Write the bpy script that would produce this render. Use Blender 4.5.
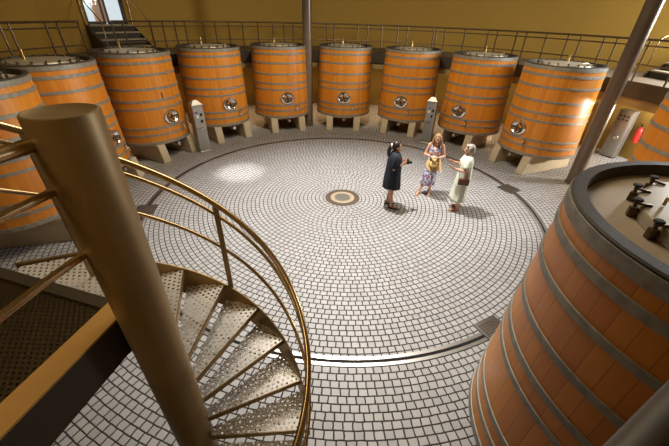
import bpy, bmesh, math, random
from mathutils import Vector, Matrix
PI = math.pi
random.seed(7)
for o in list(bpy.data.objects):
    bpy.data.objects.remove(o)
SC = bpy.context.scene
COL = SC.collection

# ------------------------------------------------------------------ camera
CX, CY = 0.1876, 7.5604                       # centre of the round hall
cd = bpy.data.cameras.new('camera')
cam = bpy.data.objects.new('camera', cd)
COL.objects.link(cam)
cd.sensor_width = 36.0
cd.lens = 326.49 / 669 * 36
cd.clip_start = 0.02
pt, rl = 0.57231, 0.029472
F = Vector((0, math.cos(pt), -math.sin(pt)))
U0 = Vector((0, math.sin(pt), math.cos(pt)))
R0 = Vector((1, 0, 0))
R = math.cos(rl) * R0 + math.sin(rl) * U0
U = -math.sin(rl) * R0 + math.cos(rl) * U0
m = Matrix((R, U, -F)).transposed().to_4x4()
m.translation = Vector((0, 0, 4.0702))
cam.matrix_world = m
SC.camera = cam

# ------------------------------------------------------------------ world, lights, exposure
w = bpy.data.worlds.new('daylight')
SC.world = w
w.use_nodes = True
w.node_tree.nodes['Background'].inputs[0].default_value = (0.80, 0.92, 0.96, 1)
w.node_tree.nodes['Background'].inputs[1].default_value = 0.95
SC.view_settings.view_transform = 'Standard'
SC.view_settings.look = 'None'
SC.view_settings.exposure = 0.0
SC.view_settings.gamma = 1.0


def aim(o, tgt):
    d = Vector(tgt) - o.location
    o.rotation_euler = d.to_track_quat('-Z', 'Y').to_euler()


def light(name, typ, loc, tgt, energy, color, **kw):
    l = bpy.data.lights.new(name, typ)
    l.energy = energy
    l.color = color
    for k, v in kw.items():
        setattr(l, k, v)
    o = bpy.data.objects.new(name, l)
    COL.objects.link(o)
    o.location = loc
    aim(o, tgt)
    return o


WARM = (1.0, 0.84, 0.62)
# skylight over the middle of the hall, a little to the left
light('skylight', 'SPOT', (0.2, 7.9, 7.7), (0.5, 6.7, 0), 4100, (1.0, 0.97, 0.94), spot_size=math.radians(86), spot_blend=0.85, shadow_soft_size=0.16)
# the wide warm ceiling light
light('ceiling_light', 'AREA', (0.2, 7.2, 7.8), (0.2, 7.2, 0), 440, WARM, shape='DISK', size=5.0)
# the narrow spot that leaves the white pool on the paving
light('floor_spot', 'SPOT', (-3.6, 8.0, 7.6), (-2.87, 8.98, 0), 4200, (1.0, 0.97, 0.93), spot_size=math.radians(13), spot_blend=1.0, shadow_soft_size=0.1)
# daylight through the door on the right
light('door_daylight', 'AREA', (10.45, 8.53, 4.75), (6.6, 9.9, 1.4), 600, (0.95, 0.98, 1.0), shape='RECTANGLE', size=1.0, size_y=2.0)

# ceiling spots turned on each vat along the wall
for a_ in (195.2, 176.4, 154.7, 133.0, 111.3, 89.6, 67.9, 46.1, 24.4, -15.0):
    ca, sa = math.cos(math.radians(a_)), math.sin(math.radians(a_))
    light('vat_spot', 'SPOT', (CX + 0.6 * ca, CY + 0.6 * sa, 7.6), (CX + 6.5 * ca, CY + 6.5 * sa, 2.1), 760 if a_ < 170 else 420, (1.0, 0.82, 0.57), spot_size=math.radians(32), spot_blend=0.6, shadow_soft_size=0.12)
# warm lamp above the landing
light('landing_lamp', 'SPOT', (-2.6, -0.8, 6.6), (-1.5, 1.0, 2.5), 260, (1.0, 0.72, 0.40), spot_size=math.radians(44), spot_blend=0.9, shadow_soft_size=0.9)

# ------------------------------------------------------------------ materials
def newmat(name):
    mt = bpy.data.materials.new(name)
    mt.use_nodes = True
    nt = mt.node_tree
    return mt, nt, nt.nodes['Principled BSDF']


def N(nt, typ, **kw):
    n = nt.nodes.new(typ)
    for k, v in kw.items():
        setattr(n, k, v)
    return n


def math_node(nt, op, a, b=None, c=None):
    n = N(nt, 'ShaderNodeMath', operation=op)
    for i, x in enumerate((a, b, c)):
        if x is None:
            continue
        if isinstance(x, (int, float)):
            n.inputs[i].default_value = x
        else:
            nt.links.new(x, n.inputs[i])
    return n.outputs[0]


def mixcol(nt, fac, a, b, blend='MIX'):
    n = N(nt, 'ShaderNodeMix', data_type='RGBA', blend_type=blend)
    for i, x in ((0, fac), (6, a), (7, b)):
        if isinstance(x, (int, float)):
            n.inputs[i].default_value = x
        elif isinstance(x, tuple):
            n.inputs[i].default_value = (*x[:3], 1)
        else:
            nt.links.new(x, n.inputs[i])
    return n.outputs[2]


def noise(nt, scale, detail=3, vec=None, rough=0.55):
    n = N(nt, 'ShaderNodeTexNoise')
    n.inputs['Scale'].default_value = scale
    n.inputs['Detail'].default_value = detail
    n.inputs['Roughness'].default_value = rough
    if vec is not None:
        nt.links.new(vec, n.inputs['Vector'])
    return n.outputs['Fac']


def bump(nt, bs, h, strength=0.3, dist=0.01):
    b = N(nt, 'ShaderNodeBump')
    b.inputs['Strength'].default_value = strength
    b.inputs['Distance'].default_value = dist
    nt.links.new(h, b.inputs['Height'])
    nt.links.new(b.outputs[0], bs.inputs['Normal'])


def objco(nt):
    return N(nt, 'ShaderNodeTexCoord').outputs['Object']


def plain(name, col, rough=0.5, metal=0.0, var=0.12, scale=6, col2=None, bumps=0.0, bscale=None):
    mt, nt, bs = newmat(name)
    co = objco(nt)
    f = noise(nt, scale, 4, co)
    c2 = col2 if col2 else tuple(max(0, c * (1 - var * 2)) for c in col)
    out = mixcol(nt, f, tuple(min(1, c * (1 + var)) for c in col), c2)
    nt.links.new(out, bs.inputs['Base Color'])
    bs.inputs['Roughness'].default_value = rough
    bs.inputs['Metallic'].default_value = metal
    if bumps:
        bump(nt, bs, noise(nt, bscale or scale * 6, 4, co), bumps)
    return mt


def mat_setts():
    mt, nt, bs = newmat('granite_setts')
    co = objco(nt)
    sep = N(nt, 'ShaderNodeSeparateXYZ')
    nt.links.new(co, sep.inputs[0])
    M = lambda *a: math_node(nt, *a)
    x, y = sep.outputs[0], sep.outputs[1]
    wob = M('MULTIPLY', M('SUBTRACT', noise(nt, 7, 2, co), 0.5), 0.02)
    r = M('ADD', M('SQRT', M('ADD', M('MULTIPLY', x, x), M('MULTIPLY', y, y))), wob)
    ang = M('ADD', M('DIVIDE', M('ARCTAN2', y, x), 2 * PI), 0.5)
    RW, SW = 0.1015, 0.117
    q = M('DIVIDE', r, RW)
    ring = M('FLOOR', q)
    fr = M('FRACT', q)
    n = M('MAXIMUM', M('ROUND', M('MULTIPLY', M('ADD', ring, 0.5), 2 * PI * RW / SW)), 4.0)
    wn = N(nt, 'ShaderNodeTexWhiteNoise', noise_dimensions='1D')
    nt.links.new(ring, wn.inputs['W'])
    q2 = M('ADD', M('MULTIPLY', ang, n), wn.outputs['Value'])
    wob2 = M('MULTIPLY', M('SUBTRACT', noise(nt, 9, 2, co), 0.5), 0.22)
    q2 = M('ADD', q2, wob2)
    f2 = M('FRACT', q2)
    cell = M('FLOOR', q2)
    d1 = M('MULTIPLY', M('MINIMUM', fr, M('SUBTRACT', 1.0, fr)), RW)
    d2 = M('MULTIPLY', M('MINIMUM', f2, M('SUBTRACT', 1.0, f2)), SW)
    d = M('MINIMUM', d1, d2)
    mr = N(nt, 'ShaderNodeMapRange', interpolation_type='SMOOTHSTEP')
    nt.links.new(d, mr.inputs[0])
    mr.inputs[1].default_value = 0.0052
    mr.inputs[2].default_value = 0.0115
    face = mr.outputs[0]
    cv = N(nt, 'ShaderNodeCombineXYZ')
    nt.links.new(ring, cv.inputs[0])
    nt.links.new(cell, cv.inputs[1])
    wn2 = N(nt, 'ShaderNodeTexWhiteNoise', noise_dimensions='3D')
    nt.links.new(cv.outputs[0], wn2.inputs['Vector'])
    tone = mixcol(nt, wn2.outputs['Value'], (0.37, 0.375, 0.385), (0.455, 0.46, 0.47))
    speck = noise(nt, 130, 2, co, 0.7)
    mr2 = N(nt, 'ShaderNodeMapRange')
    nt.links.new(speck, mr2.inputs[0])
    mr2.inputs[1].default_value = 0.35
    mr2.inputs[2].default_value = 0.65
    tone = mixcol(nt, mr2.outputs[0], mixcol(nt, 0.4, tone, (0.16, 0.15, 0.14)), tone)
    big = noise(nt, 0.9, 3, co)
    tone = mixcol(nt, big, tone, mixcol(nt, 0.10, tone, (0.25, 0.2, 0.15)))
    col = mixcol(nt, face, (0.022, 0.019, 0.016), tone)
    nt.links.new(col, bs.inputs['Base Color'])
    rg = M('SUBTRACT', 0.85, M('MULTIPLY', face, 0.33))
    nt.links.new(rg, bs.inputs['Roughness'])
    h = M('ADD', face, M('MULTIPLY', noise(nt, 60, 3, co), 0.25))
    bump(nt, bs, h, 0.6, 0.006)
    return mt


def mat_staves():
    mt, nt, bs = newmat('oak_staves')
    co = objco(nt)
    M = lambda *a: math_node(nt, *a)
    sep = N(nt, 'ShaderNodeSeparateXYZ')
    nt.links.new(co, sep.inputs[0])
    x, y, z = sep.outputs[0], sep.outputs[1], sep.outputs[2]
    NS = 62
    q = M('MULTIPLY', M('ADD', M('DIVIDE', M('ARCTAN2', y, x), 2 * PI), 0.5), float(NS))
    idx = M('FLOOR', q)
    f = M('FRACT', q)
    oi = N(nt, 'ShaderNodeObjectInfo')
    cv = N(nt, 'ShaderNodeCombineXYZ')
    nt.links.new(idx, cv.inputs[0])
    nt.links.new(oi.outputs['Random'], cv.inputs[1])
    wn = N(nt, 'ShaderNodeTexWhiteNoise', noise_dimensions='3D')
    nt.links.new(cv.outputs[0], wn.inputs['Vector'])
    # grain stretched along the staves
    g = N(nt, 'ShaderNodeCombineXYZ')
    nt.links.new(M('MULTIPLY', q, 2.2), g.inputs[0])
    nt.links.new(M('MULTIPLY', z, 1.1), g.inputs[1])
    nt.links.new(M('ADD', wn.outputs['Value'], oi.outputs['Random']), g.inputs[2])
    gr = noise(nt, 2.5, 5, g.outputs[0], 0.65)
    base = mixcol(nt, wn.outputs['Value'], (0.55, 0.20, 0.016), (0.67, 0.278, 0.025))
    base = mixcol(nt, gr, mixcol(nt, 0.5, base, (0.36, 0.09, 0.008)), base)
    seam = M('MINIMUM', f, M('SUBTRACT', 1.0, f))
    mr = N(nt, 'ShaderNodeMapRange', interpolation_type='SMOOTHSTEP')
    nt.links.new(seam, mr.inputs[0])
    mr.inputs[1].default_value = 0.0
    mr.inputs[2].default_value = 0.045
    mr.inputs[3].default_value = 0.45
    col = mixcol(nt, mr.outputs[0], (0.14, 0.035, 0.006), base)
    nt.links.new(col, bs.inputs['Base Color'])
    bs.inputs['Roughness'].default_value = 0.42
    bump(nt, bs, M('ADD', mr.outputs[0], M('MULTIPLY', gr, 0.25)), 0.25, 0.004)
    return mt


def mat_perforated(name, col, pitch, rad, rough=0.32, metal=0.9):
    """steel sheet with a staggered grid of round holes (holes see through)"""
    mt, nt, bs = newmat(name)
    co = objco(nt)
    M = lambda *a: math_node(nt, *a)
    sep = N(nt, 'ShaderNodeSeparateXYZ')
    nt.links.new(co, sep.inputs[0])
    u = M('DIVIDE', sep.outputs[0], pitch)
    v = M('DIVIDE', sep.outputs[1], pitch * 0.87)
    row = M('FLOOR', v)
    u2 = M('ADD', u, M('MULTIPLY', M('FLOORED_MODULO', row, 2.0), 0.5))
    a = M('SUBTRACT', M('FRACT', u2), 0.5)
    b = M('MULTIPLY', M('SUBTRACT', M('FRACT', v), 0.5), 0.87)
    d = M('SQRT', M('ADD', M('MULTIPLY', a, a), M('MULTIPLY', b, b)))
    hole = M('LESS_THAN', d, rad)
    f = noise(nt, 9, 4, co)
    nt.links.new(mixcol(nt, f, tuple(c * 1.1 for c in col), tuple(c * 0.75 for c in col)), bs.inputs['Base Color'])
    bs.inputs['Metallic'].default_value = metal
    bs.inputs['Roughness'].default_value = rough
    tr = N(nt, 'ShaderNodeBsdfTransparent')
    mx = N(nt, 'ShaderNodeMixShader')
    nt.links.new(hole, mx.inputs[0])
    nt.links.new(bs.outputs[0], mx.inputs[1])
    nt.links.new(tr.outputs[0], mx.inputs[2])
    nt.links.new(mx.outputs[0], nt.nodes['Material Output'].inputs[0])
    return mt


def mat_floral():
    mt, nt, bs = newmat('floral_cotton')
    co = objco(nt)
    v = N(nt, 'ShaderNodeTexVoronoi')
    v.inputs['Scale'].default_value = 22
    nt.links.new(co, v.inputs['Vector'])
    sepc = N(nt, 'ShaderNodeSeparateColor')
    nt.links.new(v.outputs['Color'], sepc.inputs[0])
    cr = N(nt, 'ShaderNodeValToRGB')
    e = cr.color_ramp
    e.interpolation = 'CONSTANT'
    e.elements[0].color = (0.62, 0.60, 0.66, 1)
    e.elements[1].position = 0.78
    e.elements[1].color = (0.50, 0.16, 0.24, 1)
    for p_, c_ in ((0.34, (0.14, 0.18, 0.36, 1)), (0.58, (0.36, 0.42, 0.58, 1)), (0.9, (0.10, 0.13, 0.12, 1))):
        k = e.elements.new(p_)
        k.color = c_
    nt.links.new(sepc.outputs[0], cr.inputs[0])
    nt.links.new(cr.outputs[0], bs.inputs['Base Color'])
    bs.inputs['Roughness'].default_value = 0.85
    return mt


MT = dict(
    setts=mat_setts(), staves=mat_staves(),
    hoop=plain('galvanised_hoop', (0.30, 0.29, 0.25), 0.55, 0.35, 0.3, 13, (0.10, 0.095, 0.08), bumps=0.2),
    rim=plain('weathered_rim', (0.050, 0.043, 0.034), 0.6, 0.1, 0.4, 14, bumps=0.3),
    head=plain('vat_head', (0.50, 0.42, 0.32), 0.6, 0.1, 0.12, 5),
    steel=plain('brushed_steel', (0.62, 0.60, 0.56), 0.3, 1.0, 0.1, 20),
    chrome=plain('polished_chrome', (0.85, 0.85, 0.84), 0.12, 1.0, 0.03, 20),
    sheet=plain('satin_sheet_steel', (0.36, 0.35, 0.32), 0.42, 0.8, 0.1, 7),
    lidm=plain('satin_lid_steel', (0.46, 0.42, 0.33), 0.45, 0.35, 0.1, 5),
    flange=plain('bronze_flange', (0.62, 0.38, 0.12), 0.5, 0.5, 0.12, 2.5),
    bronze=plain('bronzed_steel', (0.40, 0.27, 0.11), 0.42, 0.85, 0.2, 3.5),
    rail=plain('warm_rail_steel', (0.55, 0.42, 0.24), 0.25, 1.0, 0.06, 12),
    newel=plain('newel_steel', (0.33, 0.24, 0.12), 0.46, 0.55, 0.14, 3),
    darkrail=plain('gallery_rail_steel', (0.17, 0.12, 0.075), 0.4, 0.8, 0.1, 12),
    darksteel=plain('dark_painted_steel', (0.060, 0.048, 0.032), 0.5, 0.3, 0.15, 4),
    post=plain('painted_column', (0.16, 0.125, 0.095), 0.32, 0.4, 0.1, 4),
    slot=plain('gutter_slot', (0.012, 0.011, 0.010), 1.0, 0, 0.05, 10),
    black=plain('black_fitting', (0.015, 0.014, 0.013), 0.4, 0.2, 0.1, 10),
    concrete=plain('cast_concrete', (0.52, 0.44, 0.31), 0.8, 0, 0.14, 5, bumps=0.15, bscale=40),
    wall=plain('ochre_plaster', (0.46, 0.285, 0.048), 0.85, 0, 0.05, 0.8, bumps=0.08, bscale=60),
    beam=plain('ring_beam', (0.30, 0.21, 0.08), 0.7, 0, 0.1, 2),
    gallery=plain('gallery_deck', (0.16, 0.12, 0.08), 0.7, 0.1, 0.12, 3),
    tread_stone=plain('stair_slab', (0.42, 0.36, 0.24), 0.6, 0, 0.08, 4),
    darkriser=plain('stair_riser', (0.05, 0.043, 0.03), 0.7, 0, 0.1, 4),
    brass=plain('brass', (0.75, 0.52, 0.22), 0.3, 1.0, 0.08, 8),
    knob=plain('knob_black', (0.018, 0.016, 0.014), 0.75, 0, 0.1, 10),
    tube=plain('grey_rail_paint', (0.085, 0.075, 0.062), 0.5, 0.3, 0.1, 8),
    clamp=plain('clamp_bronze', (0.13, 0.085, 0.04), 0.45, 0.6, 0.2, 20),
    gutter=plain('gutter_edge', (0.36, 0.355, 0.34), 0.38, 0.9, 0.08, 20),
    grate=plain('cast_grate', (0.10, 0.095, 0.085), 0.6, 0.6, 0.2, 20),
    drainring=plain('drain_ring', (0.13, 0.10, 0.075), 0.5, 0.4, 0.15, 14),
    drainpale=plain('drain_pale_ring', (0.40, 0.33, 0.23), 0.5, 0.1, 0.1, 14),
    ceiling=plain('ceiling_paint', (0.45, 0.34, 0.16), 0.9, 0, 0.05, 1),
    tread=mat_perforated('perforated_tread', (0.72, 0.71, 0.69), 0.042, 0.24, 0.38, 0.25),
    deck=mat_perforated('perforated_landing', (0.11, 0.085, 0.05), 0.030, 0.21, 0.45),
    red=plain('red_enamel', (0.55, 0.02, 0.015), 0.35, 0, 0.08, 8),
    blue=plain('blue_button', (0.05, 0.12, 0.5), 0.4, 0, 0.05, 8),
    white=plain('white_plastic', (0.75, 0.74, 0.7), 0.4, 0, 0.05, 8),
    darkglass=plain('dark_display', (0.02, 0.02, 0.02), 0.15, 0, 0.05, 8),
    skin=plain('skin', (0.60, 0.32, 0.21), 0.55, 0, 0.05, 8),
    navy=plain('navy_linen', (0.010, 0.014, 0.028), 0.85, 0, 0.2, 12),
    floral=mat_floral(),
    mint=plain('pale_mint_cotton', (0.66, 0.70, 0.58), 0.85, 0, 0.07, 10),
    darkhair=plain('dark_brown_hair', (0.025, 0.012, 0.008), 0.5, 0, 0.3, 40),
    blondhair=plain('dark_blond_hair', (0.33, 0.19, 0.085), 0.5, 0, 0.3, 40),
    greyhair=plain('grey_hair', (0.36, 0.33, 0.29), 0.55, 0, 0.25, 40),
    leather=plain('brown_leather', (0.14, 0.045, 0.02), 0.5, 0, 0.15, 20),
    sandal=plain('dark_sandal', (0.03, 0.018, 0.012), 0.6, 0, 0.15, 20),
    tan=plain('tan_sandal', (0.42, 0.26, 0.13), 0.6, 0, 0.15, 20),
    straw=plain('straw', (0.66, 0.46, 0.20), 0.8, 0, 0.15, 60, bumps=0.3),
    paper=plain('paper', (0.8, 0.79, 0.76), 0.7, 0, 0.03, 8),
    eye=plain('eye_dark', (0.02, 0.015, 0.012), 0.2, 0, 0.05, 8),
    lips=plain('lips', (0.45, 0.13, 0.11), 0.5, 0, 0.05, 8),
    peach=plain('outside_peach_wall', (0.75, 0.40, 0.25), 0.8, 0, 0.06, 2),
    pale=plain('outside_pale_floor', (0.7, 0.7, 0.68), 0.8, 0, 0.05, 2),
)
gm, gnt, gbs = newmat('door_glass')
gbs.inputs['Base Color'].default_value = (0.92, 0.96, 0.97, 1)
gbs.inputs['Roughness'].default_value = 0.02
gtr = N(gnt, 'ShaderNodeBsdfTransparent')
gmx = N(gnt, 'ShaderNodeMixShader')
gmx.inputs[0].default_value = 0.10
gnt.links.new(gtr.outputs[0], gmx.inputs[1])
gnt.links.new(gbs.outputs[0], gmx.inputs[2])
gnt.links.new(gmx.outputs[0], gnt.nodes['Material Output'].inputs[0])
MT['glass'] = gm

# ------------------------------------------------------------------ mesh helpers
def obj(name, bm, mat, parent=None, smooth=True, autosm=True):
    me = bpy.data.meshes.new(name)
    bmesh.ops.recalc_face_normals(bm, faces=bm.faces)
    if smooth:
        for f in bm.faces:
            f.smooth = True
        if autosm:
            for e in bm.edges:
                if len(e.link_faces) == 2 and e.calc_face_angle(0) > math.radians(38):
                    e.smooth = False
    bm.to_mesh(me)
    bm.free()
    for x in (mat if isinstance(mat, (list, tuple)) else [mat]):
        me.materials.append(x)
    o = bpy.data.objects.new(name, me)
    COL.objects.link(o)
    if parent:
        o.parent = parent
    return o


def thing(name, label, cat, loc=(0, 0, 0), rz=0, group=None):
    o = bpy.data.objects.new(name, None)
    COL.objects.link(o)
    o.empty_display_size = 0.1
    o.location = loc
    o.rotation_euler = (0, 0, rz)
    return tag(o, label, cat, group)


def tag(o, label, cat, group=None):
    o['label'] = label
    o['category'] = cat
    if group:
        o['group'] = group
    return o


def struct(o):
    o['kind'] = 'structure'
    return o


def dup(root, loc, rz, label, group=None):
    r = root.copy()
    COL.objects.link(r)
    r.location = loc
    r.rotation_euler = (0, 0, rz)
    r['label'] = label
    if group:
        r['group'] = group

    def rec(src, dst):
        for ch in list(src.children):
            c = ch.copy()
            COL.objects.link(c)
            c.parent = dst
            rec(ch, c)
    rec(root, r)
    return r


def BM():
    return bmesh.new()


def box(bm, c, s, rz=0.0, bevel=0.0, mtx=None):
    r = bmesh.ops.create_cube(bm, size=1.0)
    vs = r['verts']
    M_ = (mtx if mtx else Matrix.Translation(c) @ Matrix.Rotation(rz, 4, 'Z')) @ Matrix.Diagonal((*s, 1))
    bmesh.ops.transform(bm, matrix=M_, verts=vs)
    if bevel:
        es = list({e for v in vs for e in v.link_edges})
        bmesh.ops.bevel(bm, geom=es, offset=bevel, segments=2, affect='EDGES', profile=0.5)
    return vs


def lathe(bm, prof, segs=48, cap0=False, cap1=False, close=False):
    """revolve (r, z) profile about Z"""
    rings = []
    for r, z in prof:
        if r < 1e-6:
            rings.append([bm.verts.new((0, 0, z))])
        else:
            rings.append([bm.verts.new((r * math.cos(2 * PI * i / segs), r * math.sin(2 * PI * i / segs), z)) for i in range(segs)])
    n = len(rings)
    for k in range(n if close else n - 1):
        a, b = rings[k], rings[(k + 1) % n]
        for i in range(segs):
            j = (i + 1) % segs
            if len(a) == 1 and len(b) == 1:
                continue
            if len(a) == 1:
                bm.faces.new((a[0], b[i], b[j]))
            elif len(b) == 1:
                bm.faces.new((a[i], b[0], a[j]))
            else:
                bm.faces.new((a[i], b[i], b[j], a[j]))
    if cap0 and len(rings[0]) > 1:
        bm.faces.new(rings[0])
    if cap1 and len(rings[-1]) > 1:
        bm.faces.new(rings[-1])
    return [v for rg in rings for v in rg]


def tube(bm, pts, r, segs=10, cap=True):
    """sweep a circle (or per-point radius list) along points"""
    pts = [Vector(p) for p in pts]
    rs = r if isinstance(r, (list, tuple)) else [r] * len(pts)
    up = Vector((0, 0, 1))
    rings = []
    prev = None
    for i, p in enumerate(pts):
        t = (pts[min(i + 1, len(pts) - 1)] - pts[max(i - 1, 0)]).normalized()
        if prev is None:
            a = t.cross(up)
            if a.length < 1e-3:
                a = t.cross(Vector((1, 0, 0)))
            a.normalize()
        else:
            a = prev - t * prev.dot(t)
            if a.length < 1e-4:
                a = t.cross(up)
            a.normalize()
        prev = a
        b = t.cross(a)
        rings.append([bm.verts.new(p + rs[i] * (a * math.cos(2 * PI * k / segs) + b * math.sin(2 * PI * k / segs))) for k in range(segs)])
    for a, b in zip(rings, rings[1:]):
        for k in range(segs):
            j = (k + 1) % segs
            bm.faces.new((a[k], a[j], b[j], b[k]))
    if cap:
        bm.faces.new(rings[0])
        bm.faces.new(rings[-1][::-1])


def prism(bm, poly, z0, z1, mats=None):
    a = [bm.verts.new((x, y, z0)) for x, y in poly]
    b = [bm.verts.new((x, y, z1)) for x, y in poly]
    n = len(poly)
    fb = bm.faces.new(a[::-1])
    ft = bm.faces.new(b)
    sides = [bm.faces.new((a[i], a[(i + 1) % n], b[(i + 1) % n], b[i])) for i in range(n)]
    if mats is not None:
        for s in sides:
            s.material_index = mats
    return ft, fb, sides


def sphere(bm, c, r, mtx=None, u=14, v=9):
    s = r if isinstance(r, (tuple, list)) else (r, r, r)
    res = bmesh.ops.create_uvsphere(bm, u_segments=u, v_segments=v, radius=1)
    M_ = Matrix.Translation(c) @ (mtx if mtx else Matrix()) @ Matrix.Diagonal((*s, 1))
    bmesh.ops.transform(bm, matrix=M_, verts=res['verts'])


def shift(bm, loc, rz=0, verts=None):
    bmesh.ops.transform(bm, matrix=Matrix.Translation(loc) @ Matrix.Rotation(rz, 4, 'Z'), verts=verts or bm.verts)


def pol(ang, r, z=0.0):
    a = math.radians(ang)
    return Vector((CX + r * math.cos(a), CY + r * math.sin(a), z))


def ringstrip(bm, r0, r1, z0, z1, a0, a1, n, full=False):
    """annular sector solid, local about the hall centre"""
    k = n if full else n + 1
    cols = []
    for i in range(k):
        a = math.radians(a0 + (a1 - a0) * i / n)
        c, s = math.cos(a), math.sin(a)
        cols.append([bm.verts.new((r * c, r * s, z)) for r, z in ((r0, z0), (r1, z0), (r1, z1), (r0, z1))])
    for i in range(n):
        A, B = cols[i], cols[(i + 1) % k]
        for j in range(4):
            bm.faces.new((A[j], B[j], B[(j + 1) % 4], A[(j + 1) % 4]))
    if not full:
        bm.faces.new(cols[0])
        bm.faces.new(cols[-1][::-1])


# ------------------------------------------------------------------ the setting
RW = 10.6
bm = BM()
lathe(bm, [(0, 0), (2, 0), (4, 0), (6, 0), (8, 0), (RW + 0.2, 0)], 96)
fl = struct(obj('floor', bm, MT['setts'], smooth=False))
fl.location = (CX, CY, 0)

DOORS = ((140.4, 147.9), (1.5, 9.0))
HZ = 8.0
bm = BM()
angs = sorted(set([i * 3.0 for i in range(120)] + [a for d in DOORS for a in d]))
angs = [a for a in angs if not any(d[0] < a < d[1] for d in DOORS)]
zs = [0, 3.5, 5.9, HZ]


def wv(a, z):
    return (RW * math.cos(math.radians(a)), RW * math.sin(math.radians(a)), z)


vt = {}
for a in angs:
    for z in zs:
        vt[(a, z)] = bm.verts.new(wv(a, z))
for i, a in enumerate(angs):
    b = angs[(i + 1) % len(angs)]
    for k in range(3):
        if k == 1 and any(abs(a - d[0]) < 1e-6 for d in DOORS):
            continue
        bm.faces.new((vt[(a, zs[k])], vt[(b, zs[k])], vt[(b, zs[k + 1])], vt[(a, zs[k + 1])]))
bmesh.ops.recalc_face_normals(bm, faces=bm.faces)
wl = struct(obj('wall_round', bm, MT['wall']))
wl.location = (CX, CY, 0)
sm = wl.modifiers.new('thick', 'SOLIDIFY')
sm.thickness = 0.25
sm.offset = 1.0
bm = BM()
lathe(bm, [(0, HZ + 0.15), (RW + 0.4, HZ + 0.15), (RW + 0.4, HZ), (0, HZ)], 72)
ce = struct(obj('ceiling', bm, MT['ceiling'], smooth=False))
ce.location = (CX, CY, 0)

# gallery walk behind the vats (deck, dark fascia, paler ring beam under it)
GZ = 2.68
RI = 8.12
gal = thing('gallery_walkway', 'raised ring walkway with dark edge running along the ochre wall behind the vats', 'walkway', (CX, CY, 0))
bm = BM()
ringstrip(bm, RI, RW - 0.06, GZ - 0.16, GZ, -68, 238, 102)
obj('deck', bm, MT['gallery'], gal)
bm = BM()
ringstrip(bm, RI - 0.03, RI - 0.001, 2.30, GZ + 0.02, -68, 238, 102)
obj('fascia', bm, MT['darksteel'], gal)
bm = BM()
ringstrip(bm, RI + 0.06, RI + 0.40, 2.06, 2.35, -68, 238, 102)
obj('ring_beam', bm, MT['beam'], gal)

# door openings: glazed door, stairs up to it
def doorway(idx, d):
    am = (d[0] + d[1]) / 2
    half = math.radians(d[1] - d[0]) / 2 * RW
    t = bpy.data.objects.new('door_%d' % idx, None)
    COL.objects.link(t)
    struct(t)
    t.location = pol(am, RW + 0.12, 3.5)
    t.rotation_euler = (0, 0, math.radians(am))          # local +X points outwards, Y across
    bm = BM()
    for y in (-half + 0.04, half - 0.04):
        box(bm, (0, y, 1.2), (0.12, 0.08, 2.4))
    box(bm, (0, 0, 2.36), (0.12, 2 * half, 0.08))
    obj('door_frame', bm, MT['darksteel'], t, smooth=False)
    for s in (-1, 1):
        yc = s * half / 2
        bm = BM()
        wd = half - 0.08
        for y in (-wd / 2 + 0.03, wd / 2 - 0.03):
            box(bm, (0.02, yc + y, 1.16), (0.05, 0.06, 2.3))
        for z in (0.05, 2.27):
            box(bm, (0.02, yc, z), (0.05, wd, 0.09))
        lf = obj('door_leaf', bm, MT['darksteel'], t, smooth=False)
        bm = BM()
        box(bm, (0.02, yc, 1.16), (0.012, wd - 0.1, 2.15))
        obj('pane', bm, MT['glass'], lf, smooth=False)
    return am, half


for i, d in enumerate(DOORS):
    am, half = doorway(i + 1, d)
    # flight of four steps from the deck
    side = ('left', 'right')[i]
    st = thing('stair_flight', ('short flight of pale steps rising to the bright glass door',
                                'dark flight of pale-edged steps rising at the right edge behind the column')[i], 'stairs',
               pol(am, RW, GZ), math.radians(am))
    H = 3.5 - GZ
    if i == 0:
        n, run, x1, wid, yo = 4, 0.30, 0.02, 2 * half + 0.14, 0.0
    else:
        n, run, x1, wid, yo = 4, 0.34, 0.02, 2 * half + 1.6, 0.8
    for k in range(n):
        z = H * (k + 1) / n
        x0 = x1 - run * (n - k)
        bm = BM()
        box(bm, (x0 + run / 2 + 0.0, yo, z - 0.02), (run + 0.05, wid, 0.04), bevel=0.004)
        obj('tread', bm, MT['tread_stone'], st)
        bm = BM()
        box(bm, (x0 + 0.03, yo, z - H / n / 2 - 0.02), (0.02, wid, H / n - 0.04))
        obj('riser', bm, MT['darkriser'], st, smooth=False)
    for s in (-1, 1):
        bm = BM()
        y = yo + s * (wid / 2 + 0.03)
        p = [(x1 - run * n - 0.1, 0.0), (x1, 0.0), (x1, H), (x1 - 0.05, H + 0.02), (x1 - run * n - 0.1, 0.12)]
        a = [bm.verts.new((x, y - 0.02, z)) for x, z in p]
        b = [bm.verts.new((x, y + 0.02, z)) for x, z in p]
        bm.faces.new(a)
        bm.faces.new(b[::-1])
        for q in range(5):
            bm.faces.new((a[q], a[(q + 1) % 5], b[(q + 1) % 5], b[q]))
        obj('side_string', bm, MT['darksteel'], st, smooth=False)
        bm = BM()
        tube(bm, [(x1 - run * n - 0.15, y, 0.0), (x1 - run * n - 0.15, y, 0.98), (x1 - 0.12, y, 0.98 + H * 0.93)], 0.02)
        tube(bm, [(x1 - 0.12, y, H * 0.93), (x1 - 0.12, y, 0.98 + H * 0.93)], 0.02)
        obj('stair_handrail', bm, MT['rail'], st)

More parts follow.
